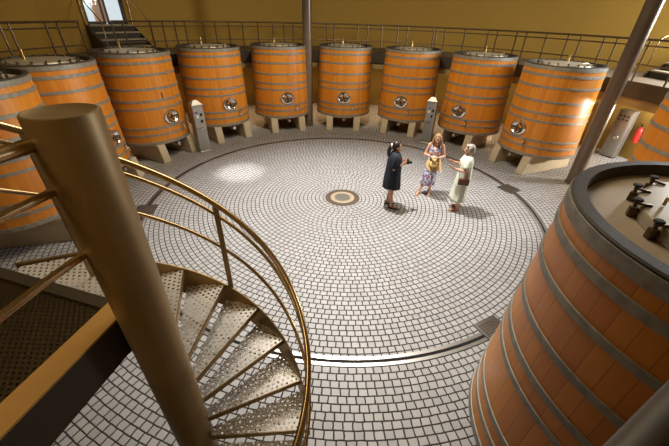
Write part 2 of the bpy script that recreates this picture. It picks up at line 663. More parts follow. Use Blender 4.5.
# what stands outside the left door
bm = BM()
box(bm, (0, 0, 0), (3.6, 5, 0.2))
og = struct(obj('floor_outside', bm, MT['pale'], smooth=False))
og.location = pol(144.5, RW + 2.06, 3.38)
og.rotation_euler = (0, 0, math.radians(144.5))
bm = BM()
box(bm, (0, 0, 1.6), (0.2, 0.4, 3.2))
ow = struct(obj('wall_outside', bm, MT['peach'], smooth=False))
ow.location = pol(141.6, RW + 1.9, 3.5)
ow.rotation_euler = (0, 0, math.radians(144.5))

# gallery railing
gr = thing('gallery_railing', 'long brown steel guard railing on the ring walkway along the ochre wall', 'railing', (CX, CY, 0))
RR = 8.2


def arc(r, z, a0, a1, step=1.5):
    n = max(2, int(abs(a1 - a0) / step))
    return [(r * math.cos(math.radians(a0 + (a1 - a0) * i / n)), r * math.sin(math.radians(a0 + (a1 - a0) * i / n)), z) for i in range(n + 1)]


for a0, a1 in ((157.6, 222), (150.9, -35)):
    for z, r in ((GZ + 1.0, 0.028), (GZ + 0.86, 0.018), (GZ + 0.42, 0.018)):
        bm = BM()
        tube(bm, arc(RR, z, a0, a1), r, 8)
        obj('rail', bm, MT['darkrail'], gr)
POSTS = [212, 203, 194, 186, 178.5, 171.7, 170.2, 163.9, 161.7, 157.7, 150.9, 148.5, 142.3, 139.5, 136.6, 134.1, 129.5, 126.4, 122.8, 119.1, 114.9,
         110.7, 107.6, 105, 100, 95.2, 93.1, 86.2, 83.3, 79.2, 74.7, 71.9, 64.7, 63.9, 61.6, 56.3, 50.4, 48.1, 43.4, 41.1, 36.5, 31.8, 29.1, 24.4,
         21.9, 16, 10, 3, -5, -13, -21, -29]
for a in POSTS:
    bm = BM()
    p = Vector((RR * math.cos(math.radians(a)), RR * math.sin(math.radians(a)), 0))
    tube(bm, [p + Vector((0, 0, GZ)), p + Vector((0, 0, GZ + 1.0))], 0.024, 8)
    obj('post', bm, MT['darkrail'], gr)

# round columns
for a, r, nm in ((102.3, 6.59, 'round dark steel column standing in the middle between two vats'),
                 (11.3, 6.96, 'tall dark brown round column crossing the right side of the hall')):
    c = thing('support_column', nm, 'column', pol(a, r))
    bm = BM()
    lathe(bm, [(0.175, 0.0), (0.175, HZ)], 36)
    obj('shaft', bm, MT['post'], c)
    bm = BM()
    lathe(bm, [(0.174, 0.0), (0.20, 0.0), (0.20, 0.03), (0.174, 0.03)], 36, close=True)
    obj('base_ring', bm, MT['post'], c)

# slot gutter and drains in the paving
gu = thing('ring_gutter', 'circular slot gutter with pale metal edges set in the paving', 'gutter', (CX, CY, 0))
for nm, r0, r1, z1, mt in (('inner_edge', 4.715, 4.765, 0.006, MT['gutter']), ('slot', 4.765, 4.815, 0.002, MT['slot']), ('outer_edge', 4.815, 4.865, 0.006, MT['gutter'])):
    bm = BM()
    ringstrip(bm, r0, r1, 0.0005, z1, 0, 360, 160, True)
    obj(nm, bm, mt, gu)
for a, lab in ((-169.0, 'dark square drain cover on the ring gutter at left by the stair'),
               (9.7, 'dark square drain cover on the ring gutter beyond the woman in white'),
               (-60.8, 'dark square drain cover on the ring gutter beside the large near vat')):
    t = thing('drain_cover', lab, 'drain', pol(a, 4.79, 0.006), math.radians(a + (20 if a > 0 else 0)), 'square drain covers on the gutter')
    bm = BM()
    box(bm, (0, 0, 0.006), (0.46, 0.46, 0.012), bevel=0.003)
    obj('frame', bm, MT['grate'], t)
    bm = BM()
    for k in range(9):
        box(bm, (-0.16 + 0.04 * k, 0, 0.015), (0.018, 0.36, 0.008))
    obj('grate_bars', bm, MT['drainring'], t, smooth=False)
t = thing('floor_drain', 'round bronze and stone drain at the centre of the paving', 'drain', (CX, CY, 0.0))
for nm, prof, mt in (('outer_ring', [(0.31, 0.001), (0.31, 0.008), (0.45, 0.008), (0.45, 0.001)], MT['drainring']),
                     ('pale_ring', [(0.21, 0.001), (0.21, 0.010), (0.31, 0.010), (0.31, 0.001)], MT['drainpale']),
                     ('grate_plate', [(0.0, 0.001), (0.0, 0.007), (0.21, 0.009), (0.21, 0.001)], MT['sheet'])):
    bm = BM()
    lathe(bm, prof, 48, close=(prof[0][0] > 0))
    obj(nm, bm, mt, t)

# ------------------------------------------------------------------ the vats
ZB, ZT, RB, RT = 0.544, 3.014, 1.106, 1.021


def rad(z):
    return RB + (RT - RB) * (z - ZB) / (ZT - ZB)


def make_vat(label):
    t = thing('wine_vat', label, 'wine vat', group='oak vats around the hall')
    bm = BM()
    prof = [(0, ZB + 0.06), (RB - 0.06, ZB + 0.06), (RB - 0.06, ZB)] + [(rad(ZB + (ZT - ZB) * k / 12), ZB + (ZT - ZB) * k / 12) for k in range(13)]
    lathe(bm, prof, 124)
    obj('body', bm, MT['staves'], t)
    bm = BM()
    lathe(bm, [(RT + 0.0005, ZT - 0.02), (RT + 0.006, ZT), (RT - 0.004, ZT + 0.012), (RT - 0.075, ZT + 0.012), (RT - 0.08, ZT), (RT - 0.085, ZT - 0.13)], 96)
    obj('rim', bm, MT['rim'], t)
    bm = BM()
    lathe(bm, [(0, ZT - 0.08), (RT - 0.08, ZT - 0.08), (RT - 0.08, ZT - 0.11)], 96)
    obj('head', bm, MT['head'], t)
    for z, wd in ((2.955, 0.095), (2.78, 0.072), (2.485, 0.066), (2.12, 0.066), (1.80, 0.066), (1.585, 0.06), (1.035, 0.066), (0.835, 0.06), (0.595, 0.085)):
        bm = BM()
        z0, z1 = z - wd / 2, z + wd / 2
        lathe(bm, [(rad(z0) + 0.001, z0), (rad(z0) + 0.011, z0 + 0.003), (rad(z1) + 0.011, z1 - 0.003), (rad(z1) + 0.001, z1)], 96)
        h = obj('hoop', bm, MT['hoop'], t)
        if z < 2.9:
            bm = BM()
            a = 0.5 + (z * 3.1) % 0.9
            mt_ = Matrix.Rotation(a, 4, 'Z') @ Matrix.Translation((rad(z) + 0.013, 0, z))
            box(bm, None, (0.007, 0.11, wd * 0.85), mtx=mt_, bevel=0.003)
            for s in (-1, 1):
                sphere(bm, mt_ @ Vector((0.003, s * 0.03, 0)), 0.006, u=8, v=6)
            obj('hoop_joint', bm, MT['hoop'], h)
    # raised lid with clamps
    zl = ZT - 0.08
    bm = BM()
    lathe(bm, [(0.66, zl), (0.685, zl + 0.005), (0.685, zl + 0.075), (0.675, zl + 0.088), (0.64, zl + 0.092), (0.30, zl + 0.112), (0.0, zl + 0.116)], 72)
    lid = obj('lid', bm, MT['lidm'], t)
    bm = BM()
    a = math.radians(76)
    q0, q1 = Vector((0.58 * math.cos(a), 0.58 * math.sin(a), zl + 0.10)), Vector((0.58 * math.cos(a + 0.42), 0.58 * math.sin(a + 0.42), zl + 0.10))
    up_ = Vector((0, 0, 0.05))
    tube(bm, [q0, q0 + up_, q1 + up_, q1], 0.009, 8)
    obj('lid_handle', bm, MT['brass'], lid)
    for k in range(18):
        a = 2 * PI * k / 18 + 0.01
        bm = BM()
        M_ = Matrix.Rotation(a, 4, 'Z')
        box(bm, None, (0.042, 0.042, 0.07), mtx=M_ @ Matrix.Translation((0.708, 0, zl + 0.036)), bevel=0.006)
        box(bm, None, (0.085, 0.022, 0.015), mtx=M_ @ Matrix.Translation((0.68, 0, zl + 0.098)), bevel=0.004)
        tube(bm, [M_ @ Vector((0.71, 0, zl + 0.06)), M_ @ Vector((0.71, 0, zl + 0.118))], 0.010, 8)
        c = obj('clamp', bm, MT['clamp'], t)
        bm = BM()
        lathe(bm, [(0.0, 0.0), (0.022, 0.0), (0.027, 0.008), (0.022, 0.017), (0.0, 0.018)], 14)
        shift(bm, M_ @ Vector((0.71, 0, zl + 0.114)))
        obj('clamp_knob', bm, MT['knob'], c)
    # bung tap on the lid
    bm = BM()
    lathe(bm, [(0, 0), (0.035, 0), (0.03, 0.08), (0.022, 0.1), (0.034, 0.15), (0.03, 0.19), (0.0, 0.2)], 16)
    shift(bm, (-0.25, -0.12, zl + 0.112))
    obj('vent_plug', bm, MT['brass'], t)
    # oval manhole on the front
    zm = 1.29
    tilt = math.atan((RB - RT) / (ZT - ZB))
    fm = Matrix.Translation((rad(zm), 0, zm)) @ Matrix.Rotation(-tilt, 4, 'Y') @ Matrix.Rotation(PI / 2, 4, 'Y') @ Matrix.Diagonal((0.82, 1.0, 1.0, 1.0))
    # local: X -> -Z (vertical), Y across, Z outward
    bm = BM()
    lathe(bm, [(0.185, -0.04), (0.185, 0.025), (0.205, 0.04), (0.245, 0.035), (0.265, 0.015), (0.265, -0.04)], 48)
    bmesh.ops.transform(bm, matrix=fm, verts=bm.verts)
    mh = obj('manhole', bm, MT['chrome'], t)
    bm = BM()
    lathe(bm, [(0, -0.012), (0.10, -0.008), (0.187, 0.018)], 40)
    bmesh.ops.transform(bm, matrix=fm, verts=bm.verts)
    obj('manhole_door', bm, MT['chrome'], mh)
    bm = BM()
    box(bm, None, (0.045, 0.40, 0.03), mtx=fm @ Matrix.Translation((0.0, 0, 0.045)), bevel=0.008)
    box(bm, None, (0.24, 0.05, 0.03), mtx=fm @ Matrix.Rotation(0.25, 4, 'Z') @ Matrix.Translation((0.0, 0, 0.062)), bevel=0.008)
    tube(bm, [fm @ Vector((0, 0, 0.0)), fm @ Vector((0, 0, 0.10))], 0.028, 12)
    obj('door_handle', bm, MT['grate'], mh)
    # taps: one on the side, one below
    def tap(name, y, z, s, mt):
        bm = BM()
        x = math.sqrt(rad(z) ** 2 - y * y)
        tube(bm, [(x - 0.03, y, z), (x + 0.09 * s, y, z)], 0.022 * s, 10)
        tube(bm, [(x + 0.05 * s, y, z), (x + 0.05 * s, y, z + 0.07 * s)], 0.012 * s, 8)
        tube(bm, [(x + 0.09 * s, y, z), (x + 0.115 * s, y, z - 0.02 * s), (x + 0.12 * s, y, z - 0.09 * s)], 0.018 * s, 10)
        o_ = obj(name, bm, mt, t)
        bm = BM()
        tube(bm, [(x + 0.05 * s, y - 0.05 * s, z + 0.07 * s), (x + 0.05 * s, y + 0.06 * s, z + 0.08 * s)], 0.010 * s, 8)
        obj('tap_lever', bm, MT['black'], o_)
    tap('sampling_tap', 0.34, 0.93, 1.0, MT['steel'])
    bm = BM()
    tube(bm, [(RB - 0.38, 0.02, ZB + 0.06), (RB - 0.38, 0.02, ZB - 0.08), (RB - 0.33, 0.02, ZB - 0.14), (RB - 0.10, 0.02, ZB - 0.13), (RB - 0.03, 0.02, ZB - 0.10)], 0.034, 12)
    dp = obj('drain_pipe', bm, MT['white'], t)
    bm = BM()
    lathe(bm, [(0, -0.03), (0.055, -0.03), (0.055, 0.03), (0, 0.03)], 16)
    bmesh.ops.transform(bm, matrix=Matrix.Translation((RB - 0.02, 0.02, ZB - 0.095)) @ Matrix.Rotation(PI / 2 - 0.2, 4, 'Y'), verts=bm.verts)
    obj('drain_valve', bm, MT['steel'], dp)
    # concrete legs running under the vat, front end raked
    for s in (-1, 1):
        bm = BM()
        y0, y1 = s * 0.55 - 0.125, s * 0.55 + 0.125
        pr = [(1.13, 0.0), (1.13, 0.05), (1.02, ZB + 0.003), (-0.92, ZB + 0.003), (-0.98, 0.0)]
        a = [bm.verts.new((x, y0, z)) for x, z in pr]
        b = [bm.verts.new((x, y1, z)) for x, z in pr]
        bm.faces.new(a)
        bm.faces.new(b[::-1])
        for q in range(5):
            bm.faces.new((a[q], a[(q + 1) % 5], b[(q + 1) % 5], b[q]))
        bmesh.ops.bevel(bm, geom=list(bm.edges), offset=0.012, segments=2, affect='EDGES')
        obj('leg', bm, MT['concrete'], t)
    return t


VATS = [(154.7, 'oak vat with a dark split in one stave, before the stairs to the glass door'),
        (133.0, 'oak vat directly behind the left steel control pillar'),
        (111.3, 'oak vat just left of the straight middle column'),
        (89.6, 'oak vat just right of the straight middle column'),
        (67.9, 'oak vat behind the dark-dressed woman, left of the right control pillar'),
        (46.1, 'oak vat just right of the right control pillar, behind the grey-haired woman'),
        (24.4, 'oak vat with a white glare on its side, left of the leaning brown column'),
        (176.4, 'oak vat at left whose manhole shows just beside the thick stair post'),
        (195.2, 'oak vat at the left edge half hidden behind the thick stair post'),
        (-15.0, 'oak vat cut off by the right edge beyond the large near vat')]
proto = None
for a, lab in VATS:
    if proto is None:
        proto = make_vat(lab)
        proto.location = pol(a, 6.879)
        proto.rotation_euler = (0, 0, math.radians(a) + PI)
        # the dark split in one stave (only this vat)
    else:
        dup(proto, pol(a, 6.879), math.radians(a) + PI, lab)
near = dup(proto, (2.75, 1.56, 0), math.radians(72), 'large oak vat filling the lower right, its flat top and lid clamps seen close')
near.scale = (1.165, 1.165, 1.006)
bm = BM()
z = 1.88
x = rad(z)
box(bm, None, (0.012, 0.04, 0.24), mtx=Matrix.Rotation(-0.12, 4, 'Z') @ Matrix.Translation((x - 0.004, 0, z)), bevel=0.003)
obj('stave_split', bm, MT['black'], proto)

# ------------------------------------------------------------------ steel control pillars and cabinet
def pillar(a, r, rz, lab):
    t = thing('control_pillar', lab, 'control pillar', pol(a, r), rz, 'steel control pillars between the vats')
    bm = BM()
    wv_, dv_ = 0.36, 0.28
    prof = [(0.19, 0.19, 0.0), (0.19, 0.19, 0.04), (0.17, 0.18, 0.06), (0.14, 0.165, 1.48), (0.15, 0.175, 1.49), (0.15, 0.175, 1.53), (0.05, 0.06, 1.66)]
    rings = []
    for dx, dy, z in prof:
        rings.append([bm.verts.new((sx * dx, sy * dy, z)) for sx, sy in ((1, 1), (-1, 1), (-1, -1), (1, -1))])
    for p_, q_ in zip(rings, rings[1:]):
        for k in range(4):
            bm.faces.new((p_[k], p_[(k + 1) % 4], q_[(k + 1) % 4], q_[k]))
    bm.faces.new(rings[0])
    bm.faces.new(rings[-1])
    obj('housing', bm, MT['sheet'], t, smooth=False)
    for nm, y, z, sy, sz, mt in (('socket', 0.075, 1.22, 0.07, 0.09, 'black'), ('socket', 0.06, 1.02, 0.07, 0.09, 'black'), ('button', -0.06, 1.30, 0.06, 0.06, 'blue'),
                                 ('display', -0.06, 1.17, 0.07, 0.09, 'white')):
        bm = BM()
        fx = 0.17 - 0.03 * z / 1.48
        box(bm, (fx + 0.008, y, z), (0.03, sy, sz), bevel=0.006)
        obj(nm, bm, MT[mt], t)
    bm = BM()
    tube(bm, [(0.15, 0.05, 0.82), (0.22, 0.05, 0.82), (0.24, -0.06, 0.80), (0.22, -0.17, 0.80)], 0.02, 8)
    obj('hose_tap', bm, MT['chrome'], t)
    bm = BM()
    tube(bm, [(-0.05, 0.13, 1.1), (-0.10, 0.5, 1.22)], 0.014, 8)
    tube(bm, [(-0.05, 0.13, 1.35), (-0.10, 0.5, 1.47)], 0.014, 8)
    obj('pipe', bm, MT['darkrail'], t)


pillar(146.9, 5.62, math.radians(146.9 + 180 - 12), 'stainless control pillar with pointed top between the two vats left of centre')
pillar(55.2, 5.60, math.radians(55.2 + 180 + 10), 'stainless control pillar with pointed top behind the two women on the right')

t = thing('control_cabinet', 'upright steel control cabinet by the wall right of the brown column', 'cabinet', pol(21.3, 10.2), math.radians(206))
bm = BM()
box(bm, (0, 0, 0.82), (0.32, 0.44, 1.56), bevel=0.01)
obj('body', bm, MT['sheet'], t)
bm = BM()
box(bm, (0, 0, 0.02), (0.28, 0.40, 0.04))
obj('plinth', bm, MT['black'], t, smooth=False)
bm = BM()
box(bm, (0.165, -0.0, 0.82), (0.02, 0.39, 1.48), bevel=0.004)
dr = obj('door', bm, MT['sheet'], t)
for y in (-0.12, 0.0, 0.12):
    for z in (1.3, 1.42):
        bm = BM()
        lathe(bm, [(0, 0), (0.03, 0), (0.026, 0.03), (0, 0.032)], 12)
        bmesh.ops.transform(bm, matrix=Matrix.Translation((0.174, y, z)) @ Matrix.Rotation(PI / 2, 4, 'Y'), verts=bm.verts)
        obj('button', bm, MT['black'], dr)
bm = BM()
lathe(bm, [(0, 0), (0.07, 0), (0.06, 0.04), (0, 0.05)], 20)
bmesh.ops.transform(bm, matrix=Matrix.Translation((0.174, 0.04, 0.72)) @ Matrix.Rotation(PI / 2, 4, 'Y'), verts=bm.verts)
obj('knob', bm, MT['chrome'], dr)

t = thing('wall_fire_extinguisher', 'small red cylinder hanging on the wall between the steel cabinet and right edge vat', 'fire extinguisher', pol(19.0, RW - 0.14, 0.62))
bm = BM()
lathe(bm, [(0, 0), (0.075, 0.0), (0.085, 0.02), (0.085, 0.42), (0.06, 0.49), (0.03, 0.51), (0, 0.51)], 24)
obj('cylinder', bm, MT['red'], t)
bm = BM()
tube(bm, [(0, 0, 0.5), (0, 0, 0.57)], 0.025, 10)
tube(bm, [(0.0, -0.02, 0.57), (0.0, 0.11, 0.60)], 0.012, 8)
obj('valve', bm, MT['black'], t)
bm = BM()
box(bm, (0.095 * math.cos(math.radians(19.0)), 0.095 * math.sin(math.radians(19.0)), 0.25), (0.06, 0.05, 0.3), math.radians(19.0))
obj('bracket', bm, MT['black'], t, smooth=False)

# lamps under the walkway that warm the paving behind the vats
for a, lab in ((165.5, 'two left vats by the stair post'), (143.8, 'vats behind the left control pillar'), (122.2, 'vats left of the middle column'),
               (100.5, 'vats beside the middle column'), (78.8, 'vats behind the dark-dressed woman'), (57.0, 'vats behind the right control pillar'),
               (35.2, 'two vats left of the leaning brown column')):
    p = pol(a, 8.9, 2.49)
    t = thing('underdeck_lamp', 'small lamp beneath the walkway between the ' + lab, 'lamp', p)
    bm = BM()
    lathe(bm, [(0, 0.03), (0.09, 0.03), (0.10, 0.0), (0.085, 0.0), (0.0, 0.012)], 20)
    obj('housing', bm, MT['black'], t)
    l = bpy.data.lights.new('lamp_light', 'SPOT')
    l.energy = 230
    l.color = (1.0, 0.60, 0.26)
    l.spot_size = math.radians(130)
    l.spot_blend = 0.9
    l.shadow_soft_size = 0.06
    lo = bpy.data.objects.new('lamp_light', l)
    COL.objects.link(lo)
    lo.location = (p.x, p.y, 2.47)

t = thing('added_wall_lamp', 'added unseen lamp on the wall that puts the white glare on a vat', 'lamp', pol(6.0, RW - 0.02, 1.9), math.radians(186))  # lamp and fitting added out of view to throw glare on the vat
bm = BM()
box(bm, (0.02, 0, 0), (0.04, 0.2, 0.2), bevel=0.006)
tube(bm, [(0.03, 0, 0), (0.16, 0, 0.0), (0.20, 0, 0.05)], 0.015, 10)
obj('bracket', bm, MT['black'], t)
bm = BM()
lathe(bm, [(0.03, 0.16), (0.05, 0.15), (0.11, 0.05), (0.10, 0.05), (0.045, 0.14)], 20)
shift(bm, (0.22, 0, -0.04))
obj('shade', bm, MT['white'], t)
l = bpy.data.lights.new('lamp_light', 'POINT')
l.energy = 850
l.color = (1.0, 0.97, 0.92)
l.shadow_soft_size = 0.12
lo = bpy.data.objects.new('lamp_light', l)
COL.objects.link(lo)
lo.location = pol(6.0, RW - 0.26, 1.78)

# ------------------------------------------------------------------ spiral stair
NX, NY = -1.0461, 1.2487
RS = 0.8807
F0, DF, Z0, H1, OFF = 107.33, 20.353, 2.2099, 0.1878, -0.0426
st = thing('spiral_staircase', 'bronze-toned steel spiral staircase with perforated treads and thick round newel post', 'staircase', (NX, NY, 0))
bm = BM()
lathe(bm, [(0.130, 0.0), (0.130, 3.725), (0.127, 3.733), (0.119, 3.735), (0.10, 3.725), (0.06, 3.719), (0.0, 3.717)], 64)
obj('newel_post', bm, MT['newel'], st)
bm = BM()
lathe(bm, [(0.130, 0.0), (0.22, 0.0), (0.22, 0.012), (0.130, 0.012)], 48, close=True)
obj('base_plate', bm, MT['bronze'], st)


def nose(i, r):
    f = math.radians(F0 - i * DF)
    return Vector((r * math.cos(f) - OFF * math.sin(f), r * math.sin(f) + OFF * math.cos(f)))


def zofang(ph):            # nosing height at an angle
    return Z0 - (F0 - ph) / DF * H1


# one tread: nosing along local +X at y = OFF, going back (uphill = +Y rotation)
def tread_mesh():
    bm = BM()
    d = math.radians(DF)
    ro, ri = RS - 0.012, 0.124
    poly = [(ri, OFF), (math.sqrt(ro * ro - OFF * OFF), OFF)]
    for k in range(1, 5):
        a = math.asin(OFF / ro) + (d + math.radians(1.0)) * k / 4
        poly.append((ro * math.cos(a), ro * math.sin(a)))
    a = d + math.radians(1.0) - 0.10
    poly.append((ri * math.cos(a), ri * math.sin(a)))
    prism(bm, poly, -0.006, 0.0)
    bm.normal_update()
    for f in bm.faces:
        if abs(f.normal.z) < 0.5:
            f.material_index = 1
    vs = box(bm, ((ri + ro) / 2, OFF + 0.004, -0.024), (ro - ri, 0.008, 0.048))
    fs = {f for v in vs for f in v.link_faces}
    for f in fs:
        f.material_index = 1
    return bm


tr0 = None
for i in range(0, 12):
    if tr0 is None:
        tr = tr0 = obj('tread', tread_mesh(), [MT['tread'], MT['bronze']], st, smooth=False)
    else:
        tr = tr0.copy()
        COL.objects.link(tr)
        tr.parent = st
    tr.location = (0, 0, Z0 - i * H1)
    tr.rotation_euler = (0, 0, math.radians(F0 - i * DF))
# widened top tread meeting the landing
bm = BM()
n1, n2 = nose(-1, 0.124), nose(-1, RS - 0.012)
L = lambda x, y: (x - NX, y - NY)
poly = [tuple(n1), tuple(n2), L(-1.97, 2.03), L(-2.36, 1.86), L(-2.36, 1.64), L(-1.27, 1.31)]
prism(bm, poly, Z0 + H1 - 0.006, Z0 + H1)
bm.normal_update()
for f in bm.faces:
    if abs(f.normal.z) < 0.5:
        f.material_index = 1
dv = (n2 - n1)
vs = box(bm, (*((n1 + n2) / 2), Z0 + H1 - 0.024), (dv.length, 0.008, 0.048), math.atan2(dv.y, dv.x))
for f in {f for v in vs for f in v.link_faces}:
    f.material_index = 1
obj('tread', bm, [MT['tread'], MT['bronze']], st, smooth=False)
# outer string: a helical plate
A_END = F0 - 11.6 * DF
bm = BM()
rows = []
n = 90
for k in range(n + 1):
    ph = 136 + (A_END - 136) * k / n
    a = math.radians(ph)
    z = zofang(ph + 2.7) + 0.012
    zb = max(z - 0.30, 0.0)
    z = max(z, 0.02)
    rows.append([bm.verts.new((r * math.cos(a), r * math.sin(a), zz)) for r, zz in ((RS - 0.01, zb), (RS, zb), (RS, z), (RS - 0.01, z))])
for A, B in zip(rows, rows[1:]):
    for j in range(4):
        bm.faces.new((A[j], B[j], B[(j + 1) % 4], A[(j + 1) % 4]))
bm.faces.new(rows[0])
bm.faces.new(rows[-1][::-1])
obj('outer_string', bm, MT['bronze'], st)
# straight string along the widened top tread
bm = BM()
p0, p1, p2 = L(-1.68, 1.87), L(-1.97, 2.05), L(-2.40, 1.87)
for q0, q1 in ((p0, p1), (p1, p2)):
    q0, q1 = Vector(q0), Vector(q1)
    d_ = q1 - q0
    box(bm, (*((q0 + q1) / 2), 2.30), (d_.length + 0.01, 0.012, 0.24), math.atan2(d_.y, d_.x))
obj('top_string', bm, MT['bronze'], st, smooth=False)


# handrail and two lower rails following the pitch
def railz(ph):
    if ph > 20:
        return 2.20 + (ph - 20) * 0.01030
    return 2.20 - (20 - ph) / DF * H1


for off, r in ((0.0, 0.021), (-0.10, 0.014), (-0.42, 0.014)):
    pts = []
    for k in range(0, 110):
        ph = 168 + (A_END + 4 - 168) * k / 109
        a = math.radians(ph)
        pts.append(((RS + 0.02) * math.cos(a), (RS + 0.02) * math.sin(a), min(railz(ph) + off, 3.62 + off * 0.8)))
    bm = BM()
    tube(bm, pts, r, 12)
    obj('handrail' if off == 0 else 'lower_rail', bm, MT['rail'], st)
for ph in (143, 81, 6, -62, A_END + 6):
    a = math.radians(ph)
    c = Vector(((RS + 0.012) * math.cos(a), (RS + 0.012) * math.sin(a), 0))
    zb = max(zofang(ph + 2.7) - 0.18, 0.0)
    bm = BM()
    box(bm, (c.x, c.y, (zb + railz(ph)) / 2), (0.012, 0.045, railz(ph) - zb), a, bevel=0.002)
    obj('baluster', bm, MT['newel'], st)

# ------------------------------------------------------------------ landing at the head of the stair
LZ = 2.64
ld = thing('stair_landing', 'dark perforated steel landing with bronze edge channel at lower left beside the newel', 'landing')
e0, e1 = Vector((-1.285, 1.315)), Vector((-1.62, -0.45))          # right edge of the plate, running back
bm = BM()
prism(bm, [(e0.x, e0.y), (-2.6, 1.69), (-3.2, 1.2), (-3.2, -0.45), (e1.x, e1.y)], LZ - 0.02, LZ - 0.014, mats=0)
obj('plate', bm, MT['deck'], ld, smooth=False)
bm = BM()
d_ = (e1 - e0).normalized()
nrm = Vector((-d_.y, d_.x))
if nrm.x < 0:
    nrm = -nrm
W_ = 0.135
prism(bm, [tuple(e0), tuple(e0 + nrm * W_), tuple(e1 + nrm * W_), tuple(e1)], LZ - 0.012, LZ)
obj('edge_flange', bm, MT['flange'], ld, smooth=False)
bm = BM()
a_, b_ = e0 + nrm * W_, e1 + nrm * W_
prism(bm, [tuple(a_), tuple(a_ - nrm * 0.014), tuple(b_ - nrm * 0.014), tuple(b_)], LZ - 0.27, LZ - 0.012)
fa = obj('fascia', bm, MT['darksteel'], ld, smooth=False)
bm = BM()
for k in range(4):
    p = a_ + (b_ - a_) * (0.025 + (0.02 if k % 2 else 0))
    sphere(bm, (p.x, p.y, LZ - 0.06 - 0.045 * k), 0.008, u=8, v=6)
obj('bolt', bm, MT['steel'], fa)
bm = BM()
s0, s1 = e0, Vector((-2.6, 1.69))
dd_ = (s1 - s0).normalized()
nn_ = Vector((-dd_.y, dd_.x))
if nn_.y < 0:
    nn_ = -nn_
prism(bm, [tuple(s0 - nn_ * 0.05), tuple(s1 - nn_ * 0.05), tuple(s1 + nn_ * 0.02), tuple(s0 + nn_ * 0.02)], LZ - 0.012, LZ)
prism(bm, [tuple(s0 + nn_ * 0.008), tuple(s1 + nn_ * 0.008), tuple(s1 + nn_ * 0.02), tuple(s0 + nn_ * 0.02)], LZ - 0.18, LZ - 0.012)
obj('front_channel', bm, MT['darksteel'], ld, smooth=False)
bm = BM()
prism(bm, [(-1.30, 1.29), (-2.6, 1.66), (-3.15, 1.15), (-3.15, -0.42), (-1.62, -0.42)], LZ - 0.13, LZ - 0.12)
obj('under_pan', bm, MT['darksteel'], ld, smooth=False)

lr = thing('landing_railing', 'three thick bronze rails running from the newel post along the landing', 'railing')
for z, r in ((3.635, 0.027), (3.445, 0.018), (3.13, 0.018)):
    bm = BM()
    tube(bm, [(-1.105, 1.20, z), (-1.155, 0.96, z), (-1.22, 0.5, z), (-1.37, -0.35, z)], r, 14)
    obj('rail', bm, MT['rail'], lr)
bm = BM()
box(bm, (-1.37, -0.37, (3.64 + LZ) / 2), (0.045, 0.045, 3.64 - LZ), bevel=0.003)
obj('post', bm, MT['newel'], lr)

# viewing platform under the photographer and its rail at lower right
vp = thing('viewing_platform', 'pale edged platform at the lower right corner under the grey rail', 'platform')
bm = BM()
prism(bm, [(-1.55, -0.75), (-1.55, -0.46), (-0.35, -0.30), (1.62, 0.76), (2.2, 0.05), (2.2, -0.75)], LZ - 0.2, LZ)
obj('slab', bm, MT['tread_stone'], vp, smooth=False)
fr = thing('front_railing', 'close grey steel handrail crossing the lower right corner', 'railing')
for z, r in ((3.565, 0.027),):
    bm = BM()
    tube(bm, [(-0.9, -0.42, z), (-0.2, -0.13, z), (0.41, 0.205, z), (0.54, 0.28, z), (1.5, 0.82, z)], r, 16)
    obj('rail', bm, MT['tube'], fr)
for x, y in ((-0.85, -0.40), (1.5, 0.66)):
    bm = BM()
    tube(bm, [(x, y, LZ), (x, y + (0.16 if x > 0 else 0), 3.56)], 0.02, 10)
    obj('post', bm, MT['tube'], fr)

# ------------------------------------------------------------------ people
def capsule(bm, a, b, ra, rb, segs=12):
    a, b = Vector(a), Vector(b)
    pts, rs = [], []
    d = b - a
    if d.length < 1e-4:
        sphere(bm, a, ra)
        return
    for k in range(5):
        t_ = k / 4
        pts.append(a + d * t_)
        rs.append(ra + (rb - ra) * t_)
    tube(bm, pts, rs, segs)
    sphere(bm, a, ra, u=12, v=8)
    sphere(bm, b, rb, u=12, v=8)


def remesh(bm, name, mat, parent, voxel=0.007, smooth=4):
    me = bpy.data.meshes.new(name)
    bmesh.ops.recalc_face_normals(bm, faces=bm.faces)
    bm.to_mesh(me)
    bm.free()
    o = bpy.data.objects.new(name, me)
    COL.objects.link(o)
    r = o.modifiers.new('r', 'REMESH')
    r.mode = 'VOXEL'
    r.voxel_size = voxel
    s = o.modifiers.new('s', 'SMOOTH')
    s.factor = 0.5
    s.iterations = smooth
    dg = bpy.context.evaluated_depsgraph_get()
    me2 = bpy.data.meshes.new_from_object(o.evaluated_get(dg))
    me2.name = name
    for p in me2.polygons:
        p.use_smooth = True
    me2.materials.clear()
    me2.materials.append(mat)
    o.modifiers.clear()
    o.data = me2
    bpy.data.meshes.remove(me)
    o.parent = parent
    return o


